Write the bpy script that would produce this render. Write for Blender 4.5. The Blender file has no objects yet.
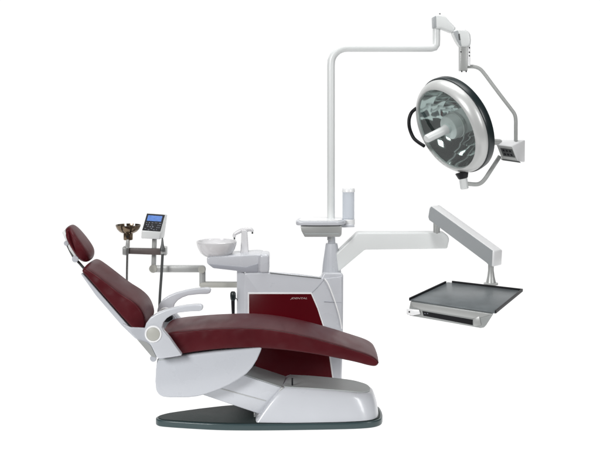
import bpy, bmesh, math, random
from mathutils import Vector, Matrix

random.seed(4)
scene = bpy.context.scene
COL = scene.collection

# ------------------------------------------------------------------ measures
S, D, HC, HZ = 0.0054, 6.0, 1.708, 100.0     # metres per pixel at y = 0, camera distance, eye height, horizon row

def P(px, py, Y=0.0):
    f = (D + Y) / D
    return Vector(((px - 300.0) * S * f, Y, HC - (py - HZ) * S * f))

def PX(px, Y, Z):
    return Vector(((px - 300.0) * S * (D + Y) / D, Y, Z))

def U(n, Y=0.0):
    return n * S * (D + Y) / D

def ray_plane(px, py, o, n):
    c = Vector((0, -D, HC))
    d = Vector(((px - 300.0) * S, D, -(py - HZ) * S))
    t = (o - c).dot(n) / d.dot(n)
    return c + d * t

# ------------------------------------------------------------------ materials
def make_mat(name, col, rough=0.4, metal=0.0, var=0.04, vscale=6.0, bump=0.0, bscale=300.0,
             coat=0.0, spec=0.5, rvar=0.04, alpha=1.0, sheen=0.0, fold=0.0):
    m = bpy.data.materials.new(name)
    m.use_nodes = True
    nt = m.node_tree
    b = nt.nodes['Principled BSDF']
    tc = nt.nodes.new('ShaderNodeTexCoord')
    nz = nt.nodes.new('ShaderNodeTexNoise')
    nz.inputs['Scale'].default_value = vscale
    nz.inputs['Detail'].default_value = 5
    nt.links.new(tc.outputs['Object'], nz.inputs['Vector'])
    mp = nt.nodes.new('ShaderNodeMapRange')
    mp.inputs['From Min'].default_value = 0.15
    mp.inputs['From Max'].default_value = 0.85
    mp.inputs['To Min'].default_value = 1 - var
    mp.inputs['To Max'].default_value = 1 + var
    nt.links.new(nz.outputs['Fac'], mp.inputs['Value'])
    mul = nt.nodes.new('ShaderNodeVectorMath'); mul.operation = 'SCALE'
    mul.inputs[0].default_value = col
    nt.links.new(mp.outputs['Result'], mul.inputs['Scale'])
    nt.links.new(mul.outputs['Vector'], b.inputs['Base Color'])
    mr = nt.nodes.new('ShaderNodeMapRange')
    mr.inputs['From Min'].default_value = 0.1
    mr.inputs['From Max'].default_value = 0.9
    mr.inputs['To Min'].default_value = max(0.02, rough - rvar)
    mr.inputs['To Max'].default_value = rough + rvar
    nt.links.new(nz.outputs['Fac'], mr.inputs['Value'])
    nt.links.new(mr.outputs['Result'], b.inputs['Roughness'])
    b.inputs['Metallic'].default_value = metal
    b.inputs['Coat Weight'].default_value = coat
    b.inputs['Coat Roughness'].default_value = 0.09
    b.inputs['Specular IOR Level'].default_value = spec
    b.inputs['Alpha'].default_value = alpha
    b.inputs['Sheen Weight'].default_value = sheen
    if bump > 0:
        n2 = nt.nodes.new('ShaderNodeTexNoise')
        n2.inputs['Scale'].default_value = bscale
        n2.inputs['Detail'].default_value = 3
        nt.links.new(tc.outputs['Object'], n2.inputs['Vector'])
        bp = nt.nodes.new('ShaderNodeBump')
        bp.inputs['Strength'].default_value = bump
        bp.inputs['Distance'].default_value = 0.004
        nt.links.new(n2.outputs['Fac'], bp.inputs['Height'])
        if fold > 0:      # soft puckers of stretched covering
            mpn = nt.nodes.new('ShaderNodeMapping'); mpn.inputs['Scale'].default_value = (7, 2.2, 7); mpn.inputs['Rotation'].default_value = (0.3, 0.5, 0.2)
            n3 = nt.nodes.new('ShaderNodeTexNoise'); n3.inputs['Scale'].default_value = 1.6; n3.inputs['Detail'].default_value = 1; n3.inputs['Distortion'].default_value = 0.0
            b3 = nt.nodes.new('ShaderNodeBump'); b3.inputs['Strength'].default_value = fold; b3.inputs['Distance'].default_value = 0.05
            nt.links.new(tc.outputs['Object'], mpn.inputs['Vector']); nt.links.new(mpn.outputs['Vector'], n3.inputs['Vector'])
            nt.links.new(n3.outputs['Fac'], b3.inputs['Height']); nt.links.new(b3.outputs['Normal'], bp.inputs['Normal'])
        nt.links.new(bp.outputs['Normal'], b.inputs['Normal'])
    return m

M = {}
M['white'] = make_mat('white_plastic', (0.575, 0.592, 0.628), 0.28, var=0.03, coat=0.3)
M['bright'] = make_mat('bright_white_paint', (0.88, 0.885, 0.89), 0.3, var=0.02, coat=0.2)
M['arm_white'] = make_mat('arm_white_paint', (0.72, 0.74, 0.735), 0.35, var=0.02, coat=0.1)
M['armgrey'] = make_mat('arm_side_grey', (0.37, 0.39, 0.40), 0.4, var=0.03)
M['shell'] = make_mat('seat_shell_plastic', (0.515, 0.533, 0.570), 0.28, var=0.03, coat=0.3)
M['ceramic'] = make_mat('glazed_ceramic', (0.70, 0.695, 0.705), 0.16, var=0.01, coat=0.2)
M['grey'] = make_mat('top_shade_and_seam_grey', (0.40, 0.43, 0.425), 0.45, var=0.05, spec=0.3)  # painted shade on white tops; also seams and gaps
M['tube'] = make_mat('grey_tube_paint', (0.40, 0.41, 0.40), 0.5, var=0.04, spec=0.3)
M['line'] = make_mat('seam_grey', (0.17, 0.18, 0.18), 0.5)
M['shade'] = make_mat('underside_shade_and_seam_grey', (0.36, 0.375, 0.415), 0.35, var=0.03)  # painted shade under the spittoon arm; also cabinet seam and crease
M['lgrey'] = make_mat('light_grey_metal', (0.46, 0.47, 0.46), 0.35, var=0.05, metal=0.3)
M['beige'] = make_mat('beige_grey_plastic', (0.45, 0.45, 0.41), 0.45, var=0.04)
M['vinyl'] = make_mat('burgundy_vinyl', (0.073, 0.0063, 0.0100), 0.41, var=0.18, vscale=6, bump=0.14, bscale=380, spec=0.2, fold=0.3)
M['vinyl_dark'] = make_mat('burgundy_piping', (0.034, 0.0045, 0.007), 0.5, var=0.1)
M['red'] = make_mat('burgundy_lacquer', (0.074, 0.0020, 0.0050), 0.2, var=0.10, vscale=4, coat=0.0, spec=0.22)
M['teal'] = make_mat('dark_teal_paint', (0.026, 0.052, 0.056), 0.32, var=0.1, coat=0.2)
M['mat'] = make_mat('dark_rubber_mat', (0.013, 0.024, 0.022), 0.5, var=0.25, vscale=14, bump=0.25, bscale=260, spec=0.25)
M['black'] = make_mat('black_plastic', (0.009, 0.009, 0.011), 0.4, var=0.2, spec=0.25)
M['blackgreen'] = make_mat('black_rubber_rim', (0.010, 0.018, 0.020), 0.3, var=0.2)
M['dark'] = make_mat('dark_grey_metal', (0.10, 0.105, 0.105), 0.35, var=0.1, metal=0.4)
M['bar'] = make_mat('brown_grey_bar', (0.11, 0.088, 0.085), 0.4, var=0.15)
M['steel'] = make_mat('steel', (0.45, 0.46, 0.45), 0.25, metal=0.9, var=0.08)
M['bronze'] = make_mat('tarnished_steel', (0.19, 0.14, 0.095), 0.2, metal=0.9, var=0.3, vscale=30)
M['silver'] = make_mat('silver_paint', (0.60, 0.61, 0.60), 0.32, metal=0.2, var=0.04)
M['mirror'] = make_mat('faceted_reflector', (0.40, 0.43, 0.42), 0.09, metal=1.0, var=0.15, vscale=7, rvar=0.03)
M['trayplate'] = make_mat('slate_tray_top', (0.135, 0.152, 0.160), 0.34, var=0.25, vscale=13, bump=0.08, metal=0.1, spec=0.35)
M['traybody'] = make_mat('tray_body_grey', (0.36, 0.375, 0.37), 0.36, var=0.05, metal=0.15)
M['bottle'] = make_mat('frosted_bottle', (0.66, 0.71, 0.78), 0.15, var=0.05, alpha=0.62)
M['screen'] = make_mat('blue_lcd', (0.085, 0.20, 0.55), 0.3, var=0.25, vscale=60)
M['keys'] = make_mat('key_legend', (0.13, 0.14, 0.17), 0.5)
M['logo'] = make_mat('logo_paint', (0.46, 0.34, 0.33), 0.4)

def glass_mat():
    m = bpy.data.materials.new('lamp_glass'); m.use_nodes = True
    nt = m.node_tree
    for n in list(nt.nodes): nt.nodes.remove(n)
    out = nt.nodes.new('ShaderNodeOutputMaterial')
    mix = nt.nodes.new('ShaderNodeMixShader'); mix.inputs[0].default_value = 0.06
    tr = nt.nodes.new('ShaderNodeBsdfTransparent'); tr.inputs[0].default_value = (0.86, 0.93, 0.92, 1)
    gl = nt.nodes.new('ShaderNodeBsdfGlossy'); gl.inputs['Roughness'].default_value = 0.02
    nt.links.new(tr.outputs[0], mix.inputs[1]); nt.links.new(gl.outputs[0], mix.inputs[2])
    nt.links.new(mix.outputs[0], out.inputs[0])
    return m
M['glass'] = glass_mat()

# ------------------------------------------------------------------ object helpers
def thing(name, loc, label, cat, group=None):
    o = bpy.data.objects.new(name, None); COL.objects.link(o)
    o.empty_display_size = 0.1
    o.location = loc; o['label'] = label; o['category'] = cat
    if group: o['group'] = group
    return o

def origin_of(o):
    v = Vector((0, 0, 0))
    while o is not None:
        v += o.location; o = o.parent
    return v

def part(name, bm, mat, parent=None, label=None, angle=35, recalc=True):
    if recalc: bmesh.ops.recalc_face_normals(bm, faces=bm.faces[:])
    off = origin_of(parent) if parent else Vector((0, 0, 0))
    for v in bm.verts: v.co -= off
    me = bpy.data.meshes.new(name)
    for f in bm.faces: f.smooth = True
    bm.to_mesh(me); bm.free()
    me.set_sharp_from_angle(angle=math.radians(angle))
    o = bpy.data.objects.new(name, me); COL.objects.link(o)
    o.parent = parent
    me.materials.append(M[mat] if isinstance(mat, str) else mat)
    if label: o['label'] = label
    return o

def bevel_all(bm, r, seg=3, ang=25):
    if r <= 0: return
    bmesh.ops.recalc_face_normals(bm, faces=bm.faces[:])
    es = [e for e in bm.edges if len(e.link_faces) == 2 and e.calc_face_angle(0) > math.radians(ang)]
    bmesh.ops.bevel(bm, geom=es, offset=r, segments=seg, profile=0.5, affect='EDGES', clamp_overlap=True)

def catmull(pts, n=4, closed=True):
    k = len(pts); out = []
    rng = range(k if closed else k - 1)
    for i in rng:
        if closed:
            a, b, c, d = pts[i - 1], pts[i], pts[(i + 1) % k], pts[(i + 2) % k]
        else:
            a, b, c, d = pts[max(i - 1, 0)], pts[i], pts[i + 1], pts[min(i + 2, k - 1)]
        a, b, c, d = map(Vector, (a, b, c, d))
        for j in range(n):
            t = j / n
            out.append(0.5 * ((2 * b) + (c - a) * t + (2 * a - 5 * b + 4 * c - d) * t * t + (3 * b - a - 3 * c + d) * t ** 3))
    if not closed: out.append(Vector(pts[-1]))
    return out

def prism(pts3, vec, bev=0.0, seg=3, bm=None):
    bm = bm or bmesh.new()
    a = [bm.verts.new(p) for p in pts3]
    b = [bm.verts.new(Vector(p) + vec) for p in pts3]
    n = len(a)
    bm.faces.new(a); bm.faces.new(b[::-1])
    for i in range(n): bm.faces.new((a[i], a[(i + 1) % n], b[(i + 1) % n], b[i]))
    bevel_all(bm, bev, seg)
    return bm

def slab(pxs, y0, y1, bev=0.0, seg=3, smooth=0, ymap=None):
    """polygon given in picture measures on the plane y0, carried back to y1"""
    ym = y0 if ymap is None else ymap
    pts = [P(a, b, ym) for a, b in pxs]
    if smooth: pts = catmull(pts, smooth)
    for p in pts: p.y = y0
    return prism(pts, Vector((0, y1 - y0, 0)), bev, seg)

def hexa(c8, bev=0.0, seg=3):
    bm = bmesh.new()
    v = [bm.verts.new(p) for p in c8]     # 0-3 front loop, 4-7 back loop
    for f in ((0, 1, 2, 3), (7, 6, 5, 4), (0, 4, 5, 1), (1, 5, 6, 2), (2, 6, 7, 3), (3, 7, 4, 0)):
        bm.faces.new([v[i] for i in f])
    bevel_all(bm, bev, seg)
    return bm

def frame_for(axis):
    axis = axis.normalized()
    t = Vector((0, 0, 1)) if abs(axis.z) < 0.9 else Vector((1, 0, 0))
    u = axis.cross(t).normalized(); w = axis.cross(u).normalized()
    return axis, u, w

def lathe(prof, c, axis=Vector((0, 0, 1)), seg=48, cap0=False, cap1=False, bm=None, a0=0.0, a1=2 * math.pi):
    """prof: (height along axis, radius)"""
    bm = bm or bmesh.new()
    ax, u, w = frame_for(Vector(axis))
    full = abs(a1 - a0 - 2 * math.pi) < 1e-5
    rings = []
    for h, r in prof:
        if r < 1e-6:
            rings.append([bm.verts.new(c + ax * h)])
        else:
            cnt = seg if full else seg + 1
            rings.append([bm.verts.new(c + ax * h + (u * math.cos(a0 + (a1 - a0) * k / seg) + w * math.sin(a0 + (a1 - a0) * k / seg)) * r) for k in range(cnt)])
    for A, B in zip(rings, rings[1:]):
        n = max(len(A), len(B))
        m = n if full else n - 1
        for k in range(m):
            k2 = (k + 1) % n
            if len(A) == 1 and len(B) == 1: continue
            if len(A) == 1: bm.faces.new((A[0], B[k2], B[k]))
            elif len(B) == 1: bm.faces.new((A[k], A[k2], B[0]))
            else: bm.faces.new((A[k], A[k2], B[k2], B[k]))
    if cap0 and len(rings[0]) > 1: bm.faces.new(rings[0][::-1])
    if cap1 and len(rings[-1]) > 1: bm.faces.new(rings[-1])
    return bm

def rod(a, b, r, bev=None, seg=28, r2=None, bm=None):
    a, b = Vector(a), Vector(b); L = (b - a).length
    r2 = r if r2 is None else r2
    e = min(r, r2, L / 2) * 0.18 if bev is None else bev
    return lathe([(0, 0), (0, r - e), (e, r), (L - e, r2), (L, r2 - e), (L, 0)], a, b - a, seg, bm=bm)

def tube(pts, r, seg=20, sm=6, bm=None, radii=None):
    bm = bm or bmesh.new()
    n0 = len(pts)
    path = catmull(pts, sm, closed=False) if sm else [Vector(p) for p in pts]
    def rad(i):
        if radii is None: return r
        t = i / (len(path) - 1) * (n0 - 1); k = min(int(t), n0 - 2); f = t - k
        return radii[k] * (1 - f) + radii[k + 1] * f
    rings = []; u = None
    for i, p in enumerate(path):
        d = (path[min(i + 1, len(path) - 1)] - path[max(i - 1, 0)]).normalized()
        if u is None: _, u, _ = frame_for(d)
        u = (u - d * u.dot(d)).normalized(); w = d.cross(u)
        rings.append([bm.verts.new(p + (u * math.cos(2 * math.pi * k / seg) + w * math.sin(2 * math.pi * k / seg)) * rad(i)) for k in range(seg)])
    for A, B in zip(rings, rings[1:]):
        for k in range(seg): bm.faces.new((A[k], A[(k + 1) % seg], B[(k + 1) % seg], B[k]))
    bm.faces.new(rings[0][::-1]); bm.faces.new(rings[-1])
    return bm

def cushion2(prof, yc, hw, r, steps=6, taper=None, crown=0.0, inset=None):
    inset = r if inset is None else inset
    n = len(prof)
    area = sum(prof[i].x * prof[(i + 1) % n].z - prof[(i + 1) % n].x * prof[i].z for i in range(n))
    sg = 1 if area > 0 else -1
    nor = []
    for i in range(n):
        d = prof[(i + 1) % n] - prof[i - 1]
        nor.append(Vector((d.z, 0, -d.x)).normalized() * sg)
    taper = taper or [1.0] * n
    sl = []
    for k in range(steps + 1):
        a = math.pi / 2 * k / steps
        sl.append((-1, r * (1 - math.sin(a)), inset * (1 - math.cos(a))))   # distance from end, inset  (k=0: at r, inset 0)
    sl = [(-1, d, i) for (_, d, i) in sl][::-1]      # from the end inward
    secs = [(-1, d, i) for _, d, i in sl] + [(0, t, 0) for t in (-0.5, 0.0, 0.5)] + [(1, d, i) for _, d, i in sl[::-1]]
    bm = bmesh.new(); rings = []
    for kind, d, ins in secs:
        rg = []
        for i in range(n):
            w = hw * taper[i]
            y = d * (w - r) if kind == 0 else kind * (w - d)
            add = crown * (1 - (y / w) ** 2) if w > 0 else 0
            p = prof[i] - nor[i] * ins + nor[i] * add
            rg.append(bm.verts.new((p.x, yc + y, p.z)))
        rings.append(rg)
    for A, B in zip(rings, rings[1:]):
        for k in range(n): bm.faces.new((A[k], A[(k + 1) % n], B[(k + 1) % n], B[k]))
    caps = [bm.faces.new(rings[0][::-1]), bm.faces.new(rings[-1])]
    bmesh.ops.triangulate(bm, faces=caps)
    return bm

def quad_on(q, u0, u1, v0, v1, lift, nrm):
    """patch of a picture-space quad (TL, TR, BR, BL), lifted along nrm"""
    def at(u, v): return (q[0] * (1 - u) + q[1] * u) * (1 - v) + (q[3] * (1 - u) + q[2] * u) * v
    return [at(u, v) + nrm * lift for u, v in ((u0, v0), (u1, v0), (u1, v1), (u0, v1))]

def facing(q):
    n = (q[1] - q[0]).cross(q[3] - q[0]).normalized()
    return n if n.y < 0 else -n

# ------------------------------------------------------------------ setting
bm = bmesh.new()
vs = [bm.verts.new(c) for c in ((-4, -1.1, 0), (4, -1.1, 0), (4, 7, 0), (-4, 7, 0))]
bm.faces.new(vs)
fm = bpy.data.materials.new('white_floor_glow'); fm.use_nodes = True  # floor with added glow, so it stays plain white
nt = fm.node_tree; b = nt.nodes['Principled BSDF']
b.inputs['Base Color'].default_value = (0.3, 0.3, 0.3, 1); b.inputs['Roughness'].default_value = 0.6; b.inputs['Specular IOR Level'].default_value = 0.1
nz = nt.nodes.new('ShaderNodeTexNoise'); nz.inputs['Scale'].default_value = 3
mp = nt.nodes.new('ShaderNodeMapRange'); mp.inputs['To Min'].default_value = 0.92; mp.inputs['To Max'].default_value = 0.95
nt.links.new(nz.outputs['Fac'], mp.inputs['Value'])
b.inputs['Emission Color'].default_value = (1, 1, 1, 1)
nt.links.new(mp.outputs['Result'], b.inputs['Emission Strength'])
o = part('floor', bm, fm); o['kind'] = 'structure'

# ------------------------------------------------------------------ dental chair
CY = -0.08
chair = thing('dental_chair', PX(268, CY, 0), 'reclined burgundy vinyl treatment chair with white armrests on a dark teal foot plate', 'dental chair')

# foot plate
outl = [(166, -.21), (195, -.245), (226, -.268), (270, -.27), (335, -.253), (366, -.232), (379, -.19), (382.5, -.12), (381, 0.0),
        (376, .085), (358, .115), (300, .115), (240, .10), (205, .035), (172, -.055), (161, -.10), (156, -.14), (157.5, -.185)]
pts = catmull([PX(a, y, 0.002) for a, y in outl], 4)
bm = prism(pts, Vector((0, 0, 0.034)), 0.006, 3)
plate = part('foot_plate', bm, 'teal', chair)
cx = sum((p.x for p in pts)) / len(pts)
ins = [Vector((p.x - math.copysign(0.012, p.x - cx) * min(1, abs(p.x - cx) / .5), -0.085 + (p.y + 0.085) * 0.93, 0.0362)) for p in pts]
part('rubber_mat', prism(ins, Vector((0, 0, 0.003)), 0.001, 1), 'mat', plate)

# column cover on the plate
bot = [(256, -.228), (262, -.252), (300, -.252), (345, -.236), (366, -.215), (376, -.17), (378.5, -.09), (376.5, 0.0), (369, .06), (350, .085), (300, .085), (258, .085), (256, .083), (256, -.08)]
top = [(281.5, -.178), (288, -.203), (312, -.203), (344, -.192), (360, -.172), (369, -.135), (372, -.08), (370.5, -.01), (364, .035), (348, .06), (312, .064), (290, .064), (288, .062), (285, -.07)]
def ztop(px):
    t = (px - 283) / 89.0
    return 0.208 - 0.024 * t - 0.022 * max(0, t - .55) / .45
B = [PX(a, y, 0.0385) for a, y in bot]; T = [PX(a, y, ztop(a)) for a, y in top]
Bc, Tc = catmull(B, 5), catmull(T, 5)
ctr = sum(Tc, Vector()) / len(Tc)
bm = bmesh.new(); rings = []
for t, inset, bulge in ((0, 0, 0), (.25, 0, .004), (.5, 0, .007), (.75, 0, .006), (.93, 0, .003), (.97, .002, 0), (.99, .005, 0), (1.0, .010, 0)):
    rg = []
    for p, q in zip(Bc, Tc):
        v = p.lerp(q, t); d = (v - ctr); d.z = 0; d.normalize()
        v = v - d * inset + d * bulge
        rg.append(bm.verts.new(v))
    rings.append(rg)
n = len(Bc)
for A_, B_ in zip(rings, rings[1:]):
    for k in range(n): bm.faces.new((A_[k], A_[(k + 1) % n], B_[(k + 1) % n], B_[k]))
cv = bm.verts.new(ctr)
for k in range(n): bm.faces.new((rings[-1][k], rings[-1][(k + 1) % n], cv))
bm.faces.new(rings[0][::-1])
cover = part('column_cover', bm, 'white', chair)
shade_pts = [ctr + (q - ctr) * 0.955 + Vector((0, 0, 0.0015)) for q in Tc]
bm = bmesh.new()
la = [bm.verts.new(p - Vector((0, 0, .002))) for p in shade_pts]; lb = [bm.verts.new(ctr + (p - ctr) * .998 + Vector((0, 0, .003))) for p in shade_pts]
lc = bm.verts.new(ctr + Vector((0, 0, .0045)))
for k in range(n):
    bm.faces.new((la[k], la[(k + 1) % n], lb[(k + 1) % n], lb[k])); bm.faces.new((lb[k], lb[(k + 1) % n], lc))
part('cover_top_shade', bm, 'grey', cover)  # grey layer paints the darker shading on top of the white cover
part('lock_pin', rod(P(292.3, 386, -.16), P(292.3, 378, -.16), U(.8)), 'black', cover)

# lifting arm
arm = part('lift_arm', slab([(203, 362), (282, 388), (270, 417), (258, 413.6), (203, 395)], -.19, .04, .004), 'white', chair)
part('arm_top_shade', prism([P(206, 362.6, -.186), P(282, 387.6, -.186), PX(286, .036, P(282, 387.6, -.186).z), PX(213, .036, P(206, 362.6, -.186).z)], Vector((0, 0, .004)), .001, 1), 'grey', arm)  # shading of the arm's upper face, painted as a grey layer
part('arm_groove', slab([(212, 386.0), (266, 400.6), (266, 401.3), (212, 386.8)], -.1925, -.185), 'lgrey', arm)
part('arm_edge_strip', slab([(281.5, 387.5), (284, 387.5), (262, 421), (258.5, 420.5)], -.205, -.17, .002), 'lgrey', arm)
part('hinge_pin', rod(P(254.5, 366, -.1), P(253.5, 358, -.1), U(1.0)), 'black', arm)
part('lower_hinge', rod(P(254.5, 417, -.16), P(254.5, 412, -.16), U(1.2)), 'steel', arm)

# seat shell
shell_px = [(157, 358.6), (181.7, 356), (215, 352), (250, 348.6), (262, 347.4), (260.5, 352), (257, 360), (252, 368), (246.5, 374), (239, 379.5), (230, 385),
            (219, 390), (207, 394.3), (197, 396.8), (188, 397.8), (170, 398), (162, 397.2), (157.8, 394.5), (155.8, 390), (155, 382), (155.6, 370)]
shell = part('seat_shell', slab(shell_px, -.285, .12, .022, 5), 'shell', chair)
part('shell_seam', slab([(157.2, 360.0), (181, 357.4), (181, 358.0), (157.2, 360.7)], -.2865, -.28), 'grey', shell)

# seat cushion
def px_prof(pxs, Y, n):
    return [Vector((p.x, 0, p.z)) for p in catmull([P(a, b_, Y) for a, b_ in pxs], n)]
seat_px = [(161, 337), (173, 332.3), (200, 329.6), (220, 328.4), (245, 327.8), (270, 329.4), (300, 334.6), (330, 342.6), (353, 349.6), (369, 355), (376.5, 359.5), (378.6, 363.6),
           (375.5, 366.6), (368, 365.8), (353, 362), (320, 355.5), (286.7, 350.8), (253, 348.4), (220, 349.6), (196, 352.2), (181, 354.2), (174, 350.5), (166, 342)]
sp = px_prof(seat_px, -.28, 4)
seat = part('seat_cushion', cushion2(sp, CY, .20, .024, crown=.006, inset=.010), 'vinyl', chair, angle=60)
def seam(prof, i0, i1, y, off=0.0):
    return [Vector((p.x, y, p.z + off)) for p in prof[i0:i1]]
part('piping', tube(seam(sp, 5, 44, -.2735, -.0030), .0018, 10, 1), 'vinyl_dark', seat)

# backrest cushion
back_px = [(81.5, 272), (83.5, 268.6), (88, 269.2), (96, 274.5), (104.5, 281), (119.3, 292.4), (132, 300.6), (139.5, 307.6), (144, 316), (145.5, 325), (141, 331.5), (133, 329.5),
           (124, 320.3), (110, 304.5), (95, 287.5), (86, 277.3)]
bp_ = px_prof(back_px, -.26, 4)
back = part('backrest_cushion', cushion2(bp_, CY, .18, .042, crown=.006, inset=.012), 'vinyl', chair, angle=60)
part('piping', tube(seam(bp_, 5, 34, -.2478, -.0036), .0015, 10, 1), 'vinyl_dark', back)
part('backrest_shell', slab([(80.5, 274), (83, 274), (132, 330), (139, 340), (135, 338.5), (121.5, 325.5), (96, 296)], -.25, .09, .004), 'shell', chair)
bracket = part('backrest_bracket', slab([(122.5, 323.6), (130, 327.6), (147, 328.4), (161, 336), (162, 350), (158, 358), (151.5, 355.5), (136, 338.9)], -.30, -.278, .005), 'shell', chair)
part('bracket_plate', slab([(137, 339.5), (147, 342.5), (151, 346), (156.5, 357.8), (151, 356)], -.304, -.302, .0008, 1), 'lgrey', bracket)
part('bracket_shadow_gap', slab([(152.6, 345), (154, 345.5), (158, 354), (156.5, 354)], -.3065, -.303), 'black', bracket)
part('hinge_knob', rod(P(153.3, 358.5, -.30), P(153.3, 358.5, .1), U(3.2)), 'shell', chair)

# armrests
arm_px = [(203, 307.6), (201.5, 305.3), (196, 304.9), (186, 305.7), (176.7, 307.3), (165, 310.2), (156.7, 313.6), (150, 318), (146, 323.5), (144.2, 330), (145.8, 337), (150, 344), (154, 351.5),
          (158, 359), (170, 357.6), (182, 355.6), (176, 347.5), (169, 337.5), (163.6, 331.5), (161.8, 327.5), (163.2, 322.6), (167, 318.2), (172, 315.2), (178.3, 312.9), (190, 311.6), (199, 311.4), (202.2, 310.2)]
def armrest(dy):
    bm = slab(arm_px, -.36, -.312, .014, 4)
    o = part('armrest', bm, 'white', chair)
    c = P(153.3, 334, -.36)
    ring = part('pivot_ring', lathe([(-.004, 0), (-.004, U(7.6)), (.003, U(8.0)), (.006, U(7.4)), (.006, U(6.4)), (0.0, U(6.3))], c, Vector((0, -1, 0)), 40), 'bright', o)
    cap = part('pivot_cap', lathe([(0, U(6.3)), (.006, U(6.2)), (.008, U(5.6)), (.008, 0)], c, Vector((0, -1, 0)), 40), 'beige', o)
    o.location.y += dy
    return o
armrest(0.0)
fa = armrest(0.50)
part('recline_lever', slab([(163, 318.2), (166.5, 315.5), (172.5, 316), (172.5, 319.5), (168, 322.3), (164, 322.3)], .10, .125, .005), 'black', chair)
part('lever_plate', slab([(157, 324), (163, 318), (172, 312), (179, 323), (182, 330), (166, 334)], .128, .14, .003), 'shell', chair)

# headrest
head_px = [(67.4, 230.0), (68.8, 227.4), (71.8, 226.2), (75.5, 229.3), (80, 235), (85, 241.5), (90, 248.8), (91.8, 253.5), (91.2, 257.8), (88, 260), (84.6, 259.2), (81.6, 256.4), (77.2, 249.6), (72.2, 241), (69, 234.8)]
hp = px_prof(head_px, CY, 4)
p0, p1 = P(70, 227, CY), P(89, 260, CY)
axis = (p1 - p0); L = axis.length; axis.normalize()
tp = []
for p in hp:
    t = (Vector((p.x, CY, p.z)) - p0).dot(axis) / L * 2 - 1
    tp.append(0.62 + 0.38 * max(0, 1 - abs(t) ** 2.6))
head = part('headrest_cushion', cushion2(hp, CY, .112, .034, taper=tp, crown=.006, inset=.013, steps=9), 'vinyl', chair, angle=60)
hs = part('headrest_shell', slab([(62.0, 232.4), (64.2, 230), (77.8, 257), (76.6, 260), (69.4, 250)], -.165, .0, .003), 'arm_white', chair)
part('headrest_knob', rod(P(66.4, 243.3, -.17), P(66.4, 243.3, -.02), U(2.5)), 'shell', chair)
part('headrest_knob', rod(P(75.3, 259, -.18), P(75.3, 259, -.0), U(3.3)), 'shell', chair)
part('tilt_bar', tube([P(67.4, 243.5, -.1), P(71, 251, -.1), P(75, 258.5, -.1)], U(1.9), sm=0), 'dark', chair)
part('headrest_stem', tube([P(76, 259.5, -.1), P(80.2, 264, -.1), P(88, 273, -.1)], U(1.3), sm=0), 'dark', chair)

# ------------------------------------------------------------------ cuspidor unit (tower)
TY = .30
unit = thing('cuspidor_unit', PX(290, .48, 0), 'white floor cabinet with burgundy front panel, spittoon bowl and faucet, behind the chair', 'dental unit')
body_px = [(244.0, 275.5), (244.0, 272.8), (250, 272.6), (269, 272.4), (295, 274.3), (321.5, 277.8), (323.2, 272.6), (342.4, 272.9), (343.4, 276), (343, 340), (341, 401), (244.0, 401)]
bm = slab(body_px, TY, .68, .012, 4)
zc = P(280, 300, TY).z
for v in bm.verts:
    if v.co.y > .5 and v.co.z > zc: v.co.z -= U(9.6)
body = part('cabinet', bm, 'white', unit)
zt_ = P(244, 273.4, TY).z
part('side_panel', prism([PX(244.6, TY + .004, .002), PX(236.8, TY + .075, .002), PX(237, .66, .002), PX(244.6, .66, .002)], Vector((0, 0, zt_ - .002)), .006, 3), 'white', body)
part('corner_cover', slab([(323.5, 279), (341.8, 276.5), (342, 329), (338.5, 313), (332.5, 295)], TY - .006, TY + .01, .003), 'white', body)
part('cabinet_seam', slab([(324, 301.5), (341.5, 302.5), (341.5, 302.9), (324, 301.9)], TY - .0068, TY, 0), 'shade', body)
part('crease_highlight', tube([P(a, b_, TY - .006) for a, b_ in ((324.5, 278.6), (328.2, 284), (332.5, 294.6), (336, 304.6), (338.6, 313), (340.6, 321), (341.8, 328.6))], U(.75), 12), 'bright', body)  # bright tube painted in as the highlight along the crease
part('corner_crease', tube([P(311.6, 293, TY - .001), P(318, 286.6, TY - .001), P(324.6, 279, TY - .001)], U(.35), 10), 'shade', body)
part('top_lip', slab([(270, 272.6), (321, 278.0), (321, 278.9), (270, 273.5)], TY - .003, TY + .005, 0), 'line', body)
trim = [(247.8, 292.7), (311.8, 292.7), (318.2, 307.5), (325, 328.5), (330.2, 355), (333.8, 380), (334.3, 396.2), (247.8, 396.2)]
part('panel_trim', slab(trim, TY - .004, TY + .01, .001, 1), 'bright', body)
pan = [(249.1, 294.1), (311, 294.1), (317, 308), (323.7, 328.5), (329, 355), (332.5, 380), (333, 395), (249.1, 395)]
panel = part('front_panel', slab(pan, TY - .008, TY + .005, .002, 2), 'red', unit)
# lettering on the panel
cu = bpy.data.curves.new('lettering', 'FONT'); cu.body = 'JDENTAL'; cu.shear = 0.35; cu.size = 1.0; cu.extrude = 0.01; cu.offset = 0.012
tmp = bpy.data.objects.new('lettering_source', cu); COL.objects.link(tmp)
bpy.context.view_layer.update()
me = bpy.data.meshes.new_from_object(tmp.evaluated_get(bpy.context.evaluated_depsgraph_get()))
bpy.data.objects.remove(tmp)
bm = bmesh.new(); bm.from_mesh(me)
xs = [v.co.x for v in bm.verts]; ys = [v.co.y for v in bm.verts]
a, b2 = P(290.2, 299.7, TY - .009), P(307.2, 297.4, TY - .009)
for v in bm.verts:
    x = (v.co.x - min(xs)) / (max(xs) - min(xs)); y = (v.co.y - min(ys)) / (max(ys) - min(ys))
    v.co = Vector((a.x + (b2.x - a.x) * x, TY - .0088 - v.co.z * .02, a.z + (b2.z - a.z) * y))
part('lettering', bm, 'logo', panel)
bpy.data.meshes.remove(me)

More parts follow.
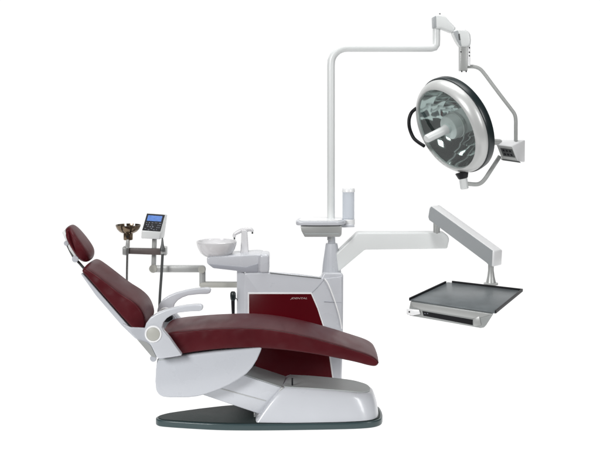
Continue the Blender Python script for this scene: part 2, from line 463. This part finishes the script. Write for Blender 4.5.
sparm = part('spittoon_arm', slab([(206.7, 257.6), (210, 257), (256, 254.6), (262, 255), (262, 272.6), (241, 272.6), (236, 271), (213, 268.4), (206.9, 263.4)], TY + .005, .52, .007), 'white', unit)
part('arm_underside_shade', slab([(207.6, 263.9), (246, 267), (258, 263.6), (258, 272.4), (242, 272.4), (236, 270.6), (213.2, 268)], TY + .0015, TY + .04, .003), 'shade', sparm)  # darker patch paints the shade on the arm's underside
part('swivel_column', slab([(259.5, 254.4), (269.2, 254.4), (269.2, 273.2), (259.5, 273.2)], TY - .012, .45, .016, 5), 'white', unit)
bc = P(216.6, 241.2, .40); u = U(1, .40)
zb = P(216.6, 256.2, .40).z - bc.z
prof = [(zb, 0), (zb, 11 * u), (zb + .005, 13.2 * u), (zb * .76, 16.2 * u), (zb * .5, 18.5 * u), (zb * .22, 19.9 * u), (-.006, 20.2 * u), (-.001, 20.25 * u), (.002, 19.8 * u),
        (0, 19.2 * u), (-.012, 18.6 * u), (zb * .5, 15.5 * u), (zb * .8, 9 * u), (zb * .88, 3 * u), (zb * .9, 0)]
bowl = part('spittoon_bowl', lathe(prof, bc, seg=64), 'ceramic', unit)
part('drain_cover', lathe([(0, 0), (.004, 2.6 * u), (0, 3 * u)], bc + Vector((0, 0, zb * .86)), seg=24), 'steel', bowl)
fa_ = part('faucet_column', slab([(240.2, 256), (248.8, 256), (247.2, 231.5), (246.4, 230), (242, 230), (241.4, 231.5)], .42, .47, .006), 'ceramic', unit)
part('spout', tube([P(234.2, 237.2, .44), P(234.6, 234.4, .44), P(237.5, 232.4, .44), P(242, 230.4, .44), P(247, 229.6, .44), P(251, 229.6, .44), P(252.6, 231.6, .44)], U(1.9),
     radii=[U(1.6), U(1.9), U(2.1), U(2.4), U(2.4), U(2.1), U(1.5)]), 'ceramic', fa_)
part('nozzle', rod(P(234.3, 237, .44), P(234.5, 239.4, .44), U(.9)), 'dark', fa_)
part('nozzle', rod(P(252.4, 231.4, .44), P(252.4, 233.8, .44), U(.9)), 'dark', fa_)
pc = P(331.6, 273.2, .48); u = U(1, .48)
part('post_collar', lathe([(-6 * u, 0), (-6 * u, 9.6 * u), (0, 9.6 * u), (.004, 9.8 * u), (10 * u, 8.9 * u), (20 * u, 7.4 * u), (28 * u, 6.2 * u), (30 * u, 5.7 * u), (30.4 * u, 3.8 * u), (36 * u, 3.7 * u), (36 * u, 0)], pc, seg=20), 'white', unit, angle=12)

# ------------------------------------------------------------------ operating lamp
LY = .48
lamp = thing('operating_lamp', P(331.2, 240, LY), 'large round surgical lamp hanging from a tall bent white pole', 'surgical lamp')
path = [P(331, 240, LY), P(331, 200, LY), P(331, 120, LY), P(331, 66, LY)]
cxp = (347, 64)
for k in range(1, 9):
    a = math.pi * k / 16
    path.append(P(cxp[0] - 16 * math.cos(a), cxp[1] - 16 * math.sin(a), LY))
path += [P(347.5, 48, LY), P(390, 48, LY), P(431.6, 48, LY), P(434.6, 47.2, LY), P(436.2, 44.6, LY), P(436.4, 40, LY), P(436.4, 26, LY)]
pole = part('pole', tube(path, U(3.85, LY), 32, 0), 'arm_white', lamp)
part('pole_joint', rod(P(331, 70.2, LY), P(331, 71.2, LY), U(3.8, LY)), 'lgrey', pole)
j1 = part('knuckle_arm', slab([(433.6, 16), (435.5, 14.6), (439, 13.8), (445.5, 16), (450, 21.5), (456.5, 28), (453, 33), (447, 30.6), (441.7, 28.6), (434, 28.4)], LY - .05, LY + .05, .012, 4), 'arm_white', lamp)
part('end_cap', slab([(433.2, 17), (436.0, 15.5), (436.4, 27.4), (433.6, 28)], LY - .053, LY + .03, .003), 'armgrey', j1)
part('grease_cap', rod(P(439.8, 15.2, LY - .03), P(439.8, 13.2, LY - .03), U(.8)), 'dark', j1)
j2 = part('swivel_joint', slab([(455, 29), (460, 28.8), (466, 29.4), (470.4, 33), (471.2, 40), (470.8, 45.5), (467, 47), (460.5, 46.8), (456.5, 40.5), (452.6, 32.4)], LY - .055, LY + .05, .014, 4), 'arm_white', lamp)
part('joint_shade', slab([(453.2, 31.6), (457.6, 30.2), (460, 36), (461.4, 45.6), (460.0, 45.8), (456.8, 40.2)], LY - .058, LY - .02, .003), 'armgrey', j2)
part('joint_slot', slab([(458.4, 34), (459.4, 33.6), (460.2, 40), (459.2, 40)], LY - .061, LY - .05, 0), 'dark', j2)
post = part('hanger_post', slab([(460.2, 46), (467.6, 46), (467.6, 71), (460.2, 71)], LY - .04, LY + .03, .004), 'lgrey', lamp)
part('post_cover', slab([(467.2, 45.5), (470.4, 45.5), (470.4, 66), (467.2, 66)], LY - .035, LY + .03, .003), 'bright', post)
for yy in (47.8, 52.2, 55.8):
    part('screw', rod(P(469.4, yy, LY - .0365), P(469.4, yy, LY - .03), U(.75)), 'black', post)
part('screw', rod(P(460.9, 51.8, LY - .0425), P(460.9, 51.8, LY - .03), U(.7)), 'black', post)
for xx in (461.8, 466.2):
    part('screw', rod(P(xx, 70.6, LY - .043), P(xx, 72.2, LY - .043), U(.7)), 'black', post)
part('yoke_tube', tube([P(466, 66.6, LY), P(474, 66.7, LY), P(480, 69, LY), P(484.6, 74, LY), P(492, 84, LY), P(502, 97.3, LY), P(511, 109, LY), P(514.4, 114, LY), P(515.7, 119.5, LY), P(515.8, 128, LY), P(515.8, 141, LY)], U(1.85, LY)), 'tube', lamp)

# switch box at the side of the head
fr = [P(496, 144.2, .40), P(512.0, 146, .40), P(518.2, 162, .42), P(502, 159.6, .42)]
bk = [P(499.5, 139.4, .47), P(525.4, 139.6, .52), P(525, 162.4, .52), P(505, 160.6, .50)]
box = part('switch_box', hexa(fr + bk, .006), 'bright', lamp)
nf = facing(fr)
part('bezel', prism(quad_on(fr, .03, .97, .05, .93, .0005, nf), nf * .004, .0015, 1), 'lgrey', box)
part('keypad', prism(quad_on(fr, .18, .92, .2, .72, .0045, nf), nf * .002), 'dark', box)
for i in range(3):
    for j in range(2):
        u0 = .27 + .2 * i; v0 = .28 + .24 * j
        part('key', prism(quad_on(fr, u0, u0 + .12, v0, v0 + .12, .0066, nf), nf * .0015), 'black', box)
part('bottom_lip', prism([P(502.2, 158.6, .418), P(519.5, 161.4, .418), P(521, 163.0, .418), P(503, 160.4, .418)], Vector((0, .05, 0)), .001, 1), 'dark', box)
part('side_pivot', rod(P(489, 141.6, .32), P(499.5, 142.2, .46), U(3.4)), 'lgrey', lamp)
part('yoke_tube', tube([P(500, 156, LY), P(496.5, 161.4, LY), P(490, 171.4, LY), P(484.6, 179.4, LY), P(480.4, 183.2, LY), P(475.5, 184.4, LY), P(466, 183.6, LY)], U(2.1, LY)), 'tube', lamp)
part('pivot_cap', rod(P(464.6, 189, LY), P(462.8, 176, LY), U(4.2, LY)), 'arm_white', lamp)
part('pivot_collar', rod(P(463.2, 178.4, LY), P(461.8, 172.4, LY), U(5.0, LY), r2=U(6.8, LY)), 'black', lamp)

# lamp head
HY = .45
hc = P(451.4, 126.6, HY); u = U(1.02, HY)
nv = Vector((-.800, -.495, -.350)).normalized()
def L_(name, prof, mat, parent, seg=72, angle=35, **k):
    return part(name, lathe([(a * u, r * u) for a, r in prof], hc, nv, seg, **k), mat, parent, angle=angle)
hd = L_('lamp_housing', [(-30, 0), (-29.4, 10), (-27, 22), (-22.5, 33), (-16, 41.5), (-10, 46.2)], 'arm_white', lamp)
L_('rubber_rim', [(-10.5, 46.0), (-10.4, 47.8), (-9.6, 49.2), (-3.6, 49.8), (-2.2, 49.3), (-1.8, 47)], 'blackgreen', hd)
L_('trim_ring', [(-2.6, 47.4), (-2.2, 48.2), (-1, 48.5), (2, 47.9), (4.6, 46.5), (6.8, 44.5), (8.3, 42.2), (8.4, 41.6), (7.6, 41.0), (4.5, 40.8)], 'silver', hd)
# reflector of flat mirror facets
bm = bmesh.new()
# stepped mirror bowl: four concentric bands, each with its own slope
rows = []
for (r0, r1, a0_, a1_, bulge) in ((40.8, 33.2, 4.4, -5.2, 1.0), (33.2, 32.4, -5.2, -4.4, 0), (32.4, 25.4, -4.4, -12.2, 0.9), (25.4, 24.6, -12.2, -11.4, 0), (24.6, 17.6, -11.4, -17.6, 0.7), (17.6, 17.0, -17.6, -17.0, 0), (17.0, 11.0, -17.0, -20.0, 0.5)):
    for k in range(9):
        t = k / 8.0
        rows.append(((a0_ + (a1_ - a0_) * t - bulge * math.sin(math.pi * t)) * u, (r0 + (r1 - r0) * t) * u))
bm = lathe(rows, hc, nv, 96)
bmesh.ops.remove_doubles(bm, verts=bm.verts[:], dist=1e-5)
part('reflector', bm, 'mirror', hd, angle=30)
hub = L_('lamp_hub', [(-21, 12.6), (2, 12.4), (4, 11.6), (4.6, 10.6), (4.6, 0)], 'silver', hd, seg=48)
L_('hub_collar', [(-8, 12.8), (-7.6, 13.5), (-4.4, 13.5), (-4, 12.8)], 'lgrey', hub, seg=48)
L_('glass_cover', [(6.2, 40.9), (6.8, 28), (7.1, 14), (7.2, 4.5)], 'glass', hd)
L_('grip_handle', [(4.6, 5.0), (9, 4.9), (10, 4.3), (32, 4.0), (33.4, 3.4), (33.6, 2.6), (33.2, 0)], 'arm_white', hd, seg=32)
part('side_handle', tube([P(417.6, 107.6, .60), P(414.6, 109.6, .60), P(411.2, 113.2, .61), P(409.2, 119, .61), P(409.2, 126, .61), P(411, 132.6, .61), P(414, 138.4, .6), P(418.5, 142.4, .58), P(424, 146, .54)], U(1.75, .6)), 'black', lamp)

# ------------------------------------------------------------------ utility shelf on the pole
shelf = thing('utility_shelf', P(331, 237, .48), 'small white rounded shelf with grey drawer box clamped to the pole', 'shelf')
o_ = [(296, .36), (299, .335), (310, .325), (325, .325), (338, .335), (344, .37), (346, .44), (343, .52), (335, .56), (315, .57), (301, .53), (296.5, .45)]
zt = P(320, 221.4, .33).z
pts = catmull([PX(a, y, zt) for a, y in o_], 4)
sh = part('shelf_top', prism(pts, Vector((0, 0, -U(4.4))), .006, 3), 'white', shelf)
inn = [Vector((p.x, p.y, zt + .001)) for p in pts]
c_ = sum(inn, Vector()) / len(inn)
part('shelf_liner', prism([c_ + (p - c_) * .86 for p in inn], Vector((0, 0, .002))), 'bright', sh)
dr = part('drawer_box', slab([(300.6, 226.2), (342, 226.2), (341.6, 235), (340, 237), (304.6, 237), (301.4, 231)], .345, .54, .005), 'lgrey', shelf)
part('drawer_gap', slab([(304, 233.2), (339, 233.2), (339, 234.4), (305, 234.4)], .3435, .35), 'grey', dr)
part('bottle_bracket', slab([(340, 224.6), (354.5, 225.2), (354.5, 227.2), (344, 227.6), (340, 227.4)], .40, .50, .003), 'white', shelf)

wb = thing('water_bottle', P(348.4, 225, .45), 'pale translucent cylindrical water bottle with white cap beside the pole', 'bottle')
c_ = P(348.4, 225, .45); u = U(1, .45)
part('bottle_wall', lathe([(4.6 * u, 0), (4.6 * u, 6.0 * u), (33 * u, 6.0 * u), (33 * u, 0)], c_, seg=40), 'bottle', wb)
part('bottle_base', lathe([(0, 0), (0, 5.8 * u), (.6 * u, 6.5 * u), (5.6 * u, 6.5 * u), (6 * u, 6.1 * u), (5.6 * u, 5.9 * u)], c_, seg=40), 'bright', wb)
part('cap', lathe([(33 * u, 6.1 * u), (33.2 * u, 6.6 * u), (36 * u, 6.5 * u), (37 * u, 5.8 * u), (37.4 * u, 3 * u), (37.5 * u, 0)], c_, seg=40), 'bright', wb)

# ------------------------------------------------------------------ instrument table on its arm
tab = thing('instrument_table', P(339, 262, .49), 'dark slate instrument tray hung on a jointed white swing arm', 'instrument tray')
part('support_arm', slab([(336, 253.5), (357.4, 232.8), (444, 232.6), (448.6, 236.4), (449.4, 240), (447.4, 248.9), (365, 249.9), (337.5, 273)], .44, .54, .010, 4), 'arm_white', tab)
part('arm_pivot', rod(P(436.6, 234, .46), P(436.6, 221, .46), U(3.6)), 'lgrey', tab)
def ya(px): return .42 - .3 * (px - 430) / 64.0
face = [(430.4, 205.6), (429, 208), (427.6, 216.6), (428.6, 219.6), (433, 222.6), (487.5, 263.4), (490.5, 266.4), (493.2, 267), (494, 251.4)]
vec = Vector((.060, .066, 0))
sa = part('spring_arm', prism([P(a, b_, ya(a)) for a, b_ in face], vec, .008, 3), 'bright', tab)
nrm = Vector((-.066, -.060, 0)).normalized()
c_ = sum([P(a, b_, ya(a)) for a, b_ in face], Vector()) / len(face)
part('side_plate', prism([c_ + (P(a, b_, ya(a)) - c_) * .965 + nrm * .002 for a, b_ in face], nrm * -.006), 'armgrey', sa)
pY = .165
cb = P(490.9, 284.5, pY); u = U(1, pY)
part('tray_post', lathe([(0, 0), (0, 7.2 * u), (1.6 * u, 7.2 * u), (2.2 * u, 5.0 * u), (8 * u, 3.7 * u), (14 * u, 2.9 * u), (20 * u, 2.9 * u), (20 * u, 0)], cb, seg=36), 'lgrey', tab)
t_ = math.radians(6.5)
tn = Vector((0, -math.sin(t_), math.cos(t_)))
to = P(486, 287, .10)
R = lambda a, b_: ray_plane(a, b_, to, tn)
FL, FR, BR, BL = R(409.6, 299.6), R(495.4, 312.4), R(522, 290.6), R(447.6, 282)
plate_ = part('tray_plate', prism([FL, FR, BR, BL], -tn * .007, .0015, 2), 'trayplate', tab)
def rail(a, b_, name='tray_rail'):
    d = (b_ - a).normalized(); s_ = d.cross(tn).normalized() * .004
    return part(name, hexa([a - s_ - tn * .006, a + s_ - tn * .006, a + s_ + tn * .010, a - s_ + tn * .010, b_ - s_ - tn * .006, b_ + s_ - tn * .006, b_ + s_ + tn * .010, b_ - s_ + tn * .010], .001, 1), 'black', plate_)
rail(FL, FL.lerp(BL, .95)); rail(BL.lerp(BR, .06), BR); rail(BR.lerp(FR, -.01), FR)
fy = lambda a: FL.y + (FR.y - FL.y) * (a - 409.6) / 85.8
dback = ((BL - FL) + (BR - FR)) * .5
fpts = [(410.4, 301.3), (493.6, 313.9), (486.2, 325.6), (484, 327.8), (480.5, 328.3), (409.6, 315.8), (407.8, 314.4)]
F3 = [P(a, b_, fy(a)) for a, b_ in fpts]
bm = bmesh.new()
fa1 = [bm.verts.new(p) for p in F3]; fb1 = []
for (a, b_), p in zip(fpts, F3):
    t = min(1, max(0, (a - 407.8) / 85.8)); v = (BL - FL) * (1 - t) + (BR - FR) * t
    fb1.append(bm.verts.new(p + Vector((v.x * (.82 - .75 * t), v.y * .78, v.z * .78))))
bm.faces.new(fa1); bm.faces.new(fb1[::-1])
for k in range(len(fa1)):
    k2 = (k + 1) % len(fa1); bm.faces.new((fa1[k], fa1[k2], fb1[k2], fb1[k]))
bevel_all(bm, .004, 3)
tb = part('tray_body', bm, 'traybody', tab)
fn = (F3[1] - F3[0]).cross(F3[4] - F3[0]).normalized()
if fn.y > 0: fn = -fn
def fpatch(name, pxs, mat, lift, thick, bev=.0015):
    return part(name, prism([P(a, b_, fy(a)) + fn * lift for a, b_ in pxs], fn * thick, bev, 2), mat, tb)
fpatch('front_lip', [(411.5, 302.3), (491.6, 314.4), (476, 318.6), (422, 309.6), (413, 307)], 'lgrey', .0005, .004)
fpatch('drawer_slot', [(422.6, 311.0), (472.8, 319.6), (472.8, 325.0), (423.6, 315.6)], 'black', .0008, .002, 0)
fpatch('slot_block', [(473.6, 318.6), (479.6, 316.2), (481.4, 325), (474, 326.6)], 'lgrey', .0008, .006)
tg = fpatch('pull_tab', [(407.2, 308.2), (419.8, 309.6), (421, 313.8), (413, 315.2), (407.6, 314.2)], 'bright', .004, .010, .003)
part('tab_dot', rod(P(410.4, 311.4, fy(410.4)) + fn * .0135, P(410.4, 311.4, fy(410.4)) + fn * .016, U(.8), seg=12), 'black', tg)
for q in (424.6, 427.2):
    fpatch('slot_mark', [(q, 312.8), (q + 1.2, 313.0), (q + 1.2, 314.0), (q, 313.8)], 'keys', .0031, .0008, 0)

# ------------------------------------------------------------------ assistant arm with control panel
AY = .44
asst = thing('assistant_arm', P(238, 285, AY), 'jointed grey side arm carrying a holder bar and a control panel with blue display', 'assistant arm')
part('lower_arm', slab([(202, 282.4), (240, 282.6), (240, 287.8), (200.6, 287.8), (199.4, 286), (199.4, 284)], AY - .022, AY + .022, .006), 'beige', asst)
part('elbow_post', rod(P(202.4, 286.6, AY), P(202.4, 268, AY), U(3.4)), 'lgrey', asst)
part('upper_arm', slab([(153, 266), (203, 266), (204.6, 267), (205.6, 269.4), (204.6, 272), (203, 272.6), (153, 272.6)], AY - .024, AY + .02, .006), 'lgrey', asst)
part('elbow_cap', rod(P(202, 269.6, AY - .032), P(202, 269.6, AY + .02), U(4.0)), 'beige', asst)
part('elbow_cap', rod(P(153.2, 268.8, AY - .032), P(153.2, 268.8, AY + .025), U(4.4)), 'beige', asst)
part('upright', rod(P(153.6, 268, AY), P(154.6, 237, AY), U(2.6)), 'lgrey', asst)
hb = part('holder_bar', slab([(123, 248.4), (166.6, 249.2), (166.6, 255.4), (123, 253.8)], AY - .075, AY - .03, .004), 'bar', asst)
for a in (122.3, 160.6):
    part('holder_clip', slab([(a, 247), (a + 5.8, 247.2), (a + 5.8, 255.8), (a, 255.2)], AY - .085, AY - .025, .006), 'lgrey', hb)
q = [P(146.6, 213.2, .44), P(165.9, 214.5, .44), P(160.9, 232.2, .35), P(141.6, 230.8, .35)]
lo = [P(141.0, 238.3, .36), P(159.8, 239.4, .36)]
bkb = [P(144.4, 237.0, .46), P(164.2, 238.0, .46)]
bkt = [P(148, 212.8, .48), P(167.6, 214.6, .48)]
bm = bmesh.new()
Lp = [bm.verts.new(p) for p in (q[0], q[3], lo[0], bkb[0], bkt[0])]
Rp = [bm.verts.new(p) for p in (q[1], q[2], lo[1], bkb[1], bkt[1])]
bm.faces.new(Lp[::-1]); bm.faces.new(Rp)
for k in range(5): bm.faces.new((Lp[k], Lp[(k + 1) % 5], Rp[(k + 1) % 5], Rp[k]))
bevel_all(bm, .005, 3)
cp = part('control_panel', bm, 'arm_white', asst)
nq = facing(q)
if nq.z < 0: nq = -nq
part('keypad', prism(quad_on(q, .03, .965, .03, .975, .0004, nq), nq * .0025, .001, 1), 'black', cp)
part('display', prism(quad_on(q, .12, .86, .13, .44, .0032, nq), nq * .001), 'screen', cp)
for a, b_, w in ((.16, .20, .5), (.16, .29, .38), (.6, .29, .18)):
    part('display_text', prism(quad_on(q, a, a + w, b_, b_ + .035, .0043, nq), nq * .0004), M['keys'] if False else 'screen', cp)
random.seed(7)
kp = [(.12, .52, .05, .04), (.26, .52, .05, .05), (.40, .52, .09, .04), (.56, .52, .14, .03), (.78, .52, .12, .05), (.14, .64, .06, .05), (.25, .62, .04, .08), (.22, .74, .08, .04), (.42, .64, .06, .04),
      (.36, .74, .06, .06), (.48, .72, .07, .08), (.44, .84, .07, .05), (.12, .87, .08, .03), (.30, .92, .08, .03), (.56, .90, .10, .03), (.74, .64, .05, .05), (.84, .64, .05, .05), (.72, .76, .05, .05), (.82, .76, .05, .05), (.72, .88, .05, .04)]
for a, b_, w, h in kp:
    part('key', prism(quad_on(q, a, a + w, b_, b_ + h, .0032, nq), nq * .0012), 'keys', cp)

# funnel cup, split by two slots
fun = thing('suction_funnel', P(127.6, 247, .40), 'dark metal funnel cup with slotted sides at the left end of the holder bar', 'funnel')
fc = P(128.2, 239.8, .40); u = U(1, .40)
bm = bmesh.new()
prof = [(6.2 * u, 3.6 * u), (6.6 * u, 5.6 * u), (8.2 * u, 8.8 * u), (10.8 * u, 11.2 * u), (13.6 * u, 12.4 * u), (15.0 * u, 12.6 * u), (15.0 * u, 12.0 * u), (13.4 * u, 11.7 * u), (11 * u, 10.5 * u), (8.8 * u, 8.0 * u), (7.4 * u, 4 * u), (7.2 * u, 0)]
_, fu, fw = frame_for(Vector((0, 0, 1)))
def ang(dx, dy):
    v = Vector((dx, dy, 0)).normalized(); return math.atan2(v.dot(fw), v.dot(fu))
cuts = sorted([ang(-.40, -1) % (2 * math.pi), ang(.40, -1) % (2 * math.pi), ang(-.40, 1) % (2 * math.pi), ang(.40, 1) % (2 * math.pi)])
g = .085
for i in range(4):
    a0 = cuts[i] + g; a1 = (cuts[(i + 1) % 4] - g) + (2 * math.pi if i == 3 else 0)
    lathe(prof, fc, seg=12, bm=bm, a0=a0, a1=a1)
fnl = part('funnel_bowl', bm, 'bronze', fun)
part('funnel_stem', lathe([(-7 * u, 0), (-7 * u, 1.6 * u), (-.6 * u, 1.6 * u), (0, 4.4 * u), (.6 * u, 4.7 * u), (6.6 * u, 4.7 * u), (7.4 * u, 4 * u), (7.4 * u, 0)], fc, seg=28), 'bronze', fun)
part('stem_screw', rod(fc + Vector((0, -4.5 * u, 3.6 * u)), fc + Vector((0, -5.0 * u, 3.6 * u)), 1.2 * u, seg=14), 'black', fun)

st = thing('suction_tube', P(127, 300, .38), 'thin pale steel suction tube hanging from the left clip below the funnel', 'suction tube')
part('tube_body', tube([P(127.6, 247, .352), P(127.2, 262, .352), P(126.9, 283, .352), P(126.8, 312, .352)], U(1.25)), 'steel', st)
part('connector', lathe([(0, 0), (0, U(1.5)), (U(2), U(2.2)), (U(7), U(1.7)), (U(9), U(1.4)), (U(9), 0)], P(127.6, 248, .352), seg=20), 'lgrey', st)
st2 = thing('suction_tube', P(159, 308, .38), 'darker pointed suction handpiece hanging from the right clip beside the control panel', 'suction tube')
part('tube_body', tube([P(162.6, 254, .352), P(161.4, 275, .352), P(160, 295, .352), P(159.2, 316, .352)], U(1.5)), 'dark', st2)
part('nozzle', lathe([(0, 0), (0, U(2.6)), (U(3), U(2.5)), (U(7), U(1.5)), (U(12), U(1.0)), (U(14), U(.7)), (U(14), 0)], P(162.4, 251, .352), seg=20), 'dark', st2)

hs_ = thing('air_syringe', P(233, 316, .36), 'black handpiece hanging head up against the left edge of the white cabinet', 'handpiece')
part('grip', lathe([(0, 0), (0, U(1.4)), (U(8), U(1.8)), (U(18), U(2.0)), (U(20), U(1.9))], P(233.3, 318, .36), Vector((-.02, 0, 1)), 24, cap1=True), 'black', hs_)
part('head', lathe([(0, U(1.8)), (U(2), U(2.8)), (U(5), U(3.1)), (U(8.5), U(2.9)), (U(10), U(2)), (U(10.3), 0)], P(233, 301, .36), seg=28), 'blackgreen', hs_)
part('cord', tube([P(235, 297.5, .37), P(237, 299.5, .37), P(238.2, 304, .37), P(238.6, 320, .37)], U(.45), 10), 'dark', hs_)

# ------------------------------------------------------------------ light
def area(name, loc, target, sx, sy, power, col=(1, 1, 1)):
    l = bpy.data.lights.new(name, 'AREA'); l.shape = 'RECTANGLE'; l.size = sx; l.size_y = sy; l.energy = power; l.color = col
    o = bpy.data.objects.new(name, l); COL.objects.link(o); o.location = loc
    o.rotation_euler = (Vector(target) - Vector(loc)).to_track_quat('-Z', 'Y').to_euler()
area('softbox_front', (-3.4, -5.0, 3.0), (0, 0, .8), 1.8, 1.8, 275)
area('softbox_side', (3.8, -3.6, 2.6), (.3, .2, 1.0), 0.7, 2.4, 85)
area('softbox_top', (0.2, .3, 4.2), (0, .1, .5), 2.6, 1.8, 85)

w = bpy.data.worlds.new('World'); scene.world = w; w.use_nodes = True
nt = w.node_tree; bg = nt.nodes['Background']
tc = nt.nodes.new('ShaderNodeTexCoord'); sep = nt.nodes.new('ShaderNodeSeparateXYZ')
nt.links.new(tc.outputs['Generated'], sep.inputs[0])
mr = nt.nodes.new('ShaderNodeMapRange'); mr.interpolation_type = 'SMOOTHSTEP'
mr.inputs['From Min'].default_value = .55; mr.inputs['From Max'].default_value = .80
mr.inputs['To Min'].default_value = .07; mr.inputs['To Max'].default_value = 1.04
nt.links.new(sep.outputs['Y'], mr.inputs['Value'])
nt.links.new(mr.outputs['Result'], bg.inputs['Strength'])
bg.inputs['Color'].default_value = (1, 1, 1, 1)

# ------------------------------------------------------------------ camera
cam = bpy.data.cameras.new('camera'); co = bpy.data.objects.new('camera', cam); COL.objects.link(co)
co.location = (0, -D, HC); co.rotation_euler = (math.pi / 2, 0, 0)
cam.sensor_width = 36; cam.lens = 36 * D / (600 * S)
cam.shift_y = -(225 - HZ) / 600
cam.clip_end = 200
scene.camera = co
scene.view_settings.view_transform = 'Standard'; scene.view_settings.look = 'None'; scene.view_settings.exposure = 0
scene.render.engine = 'CYCLES'
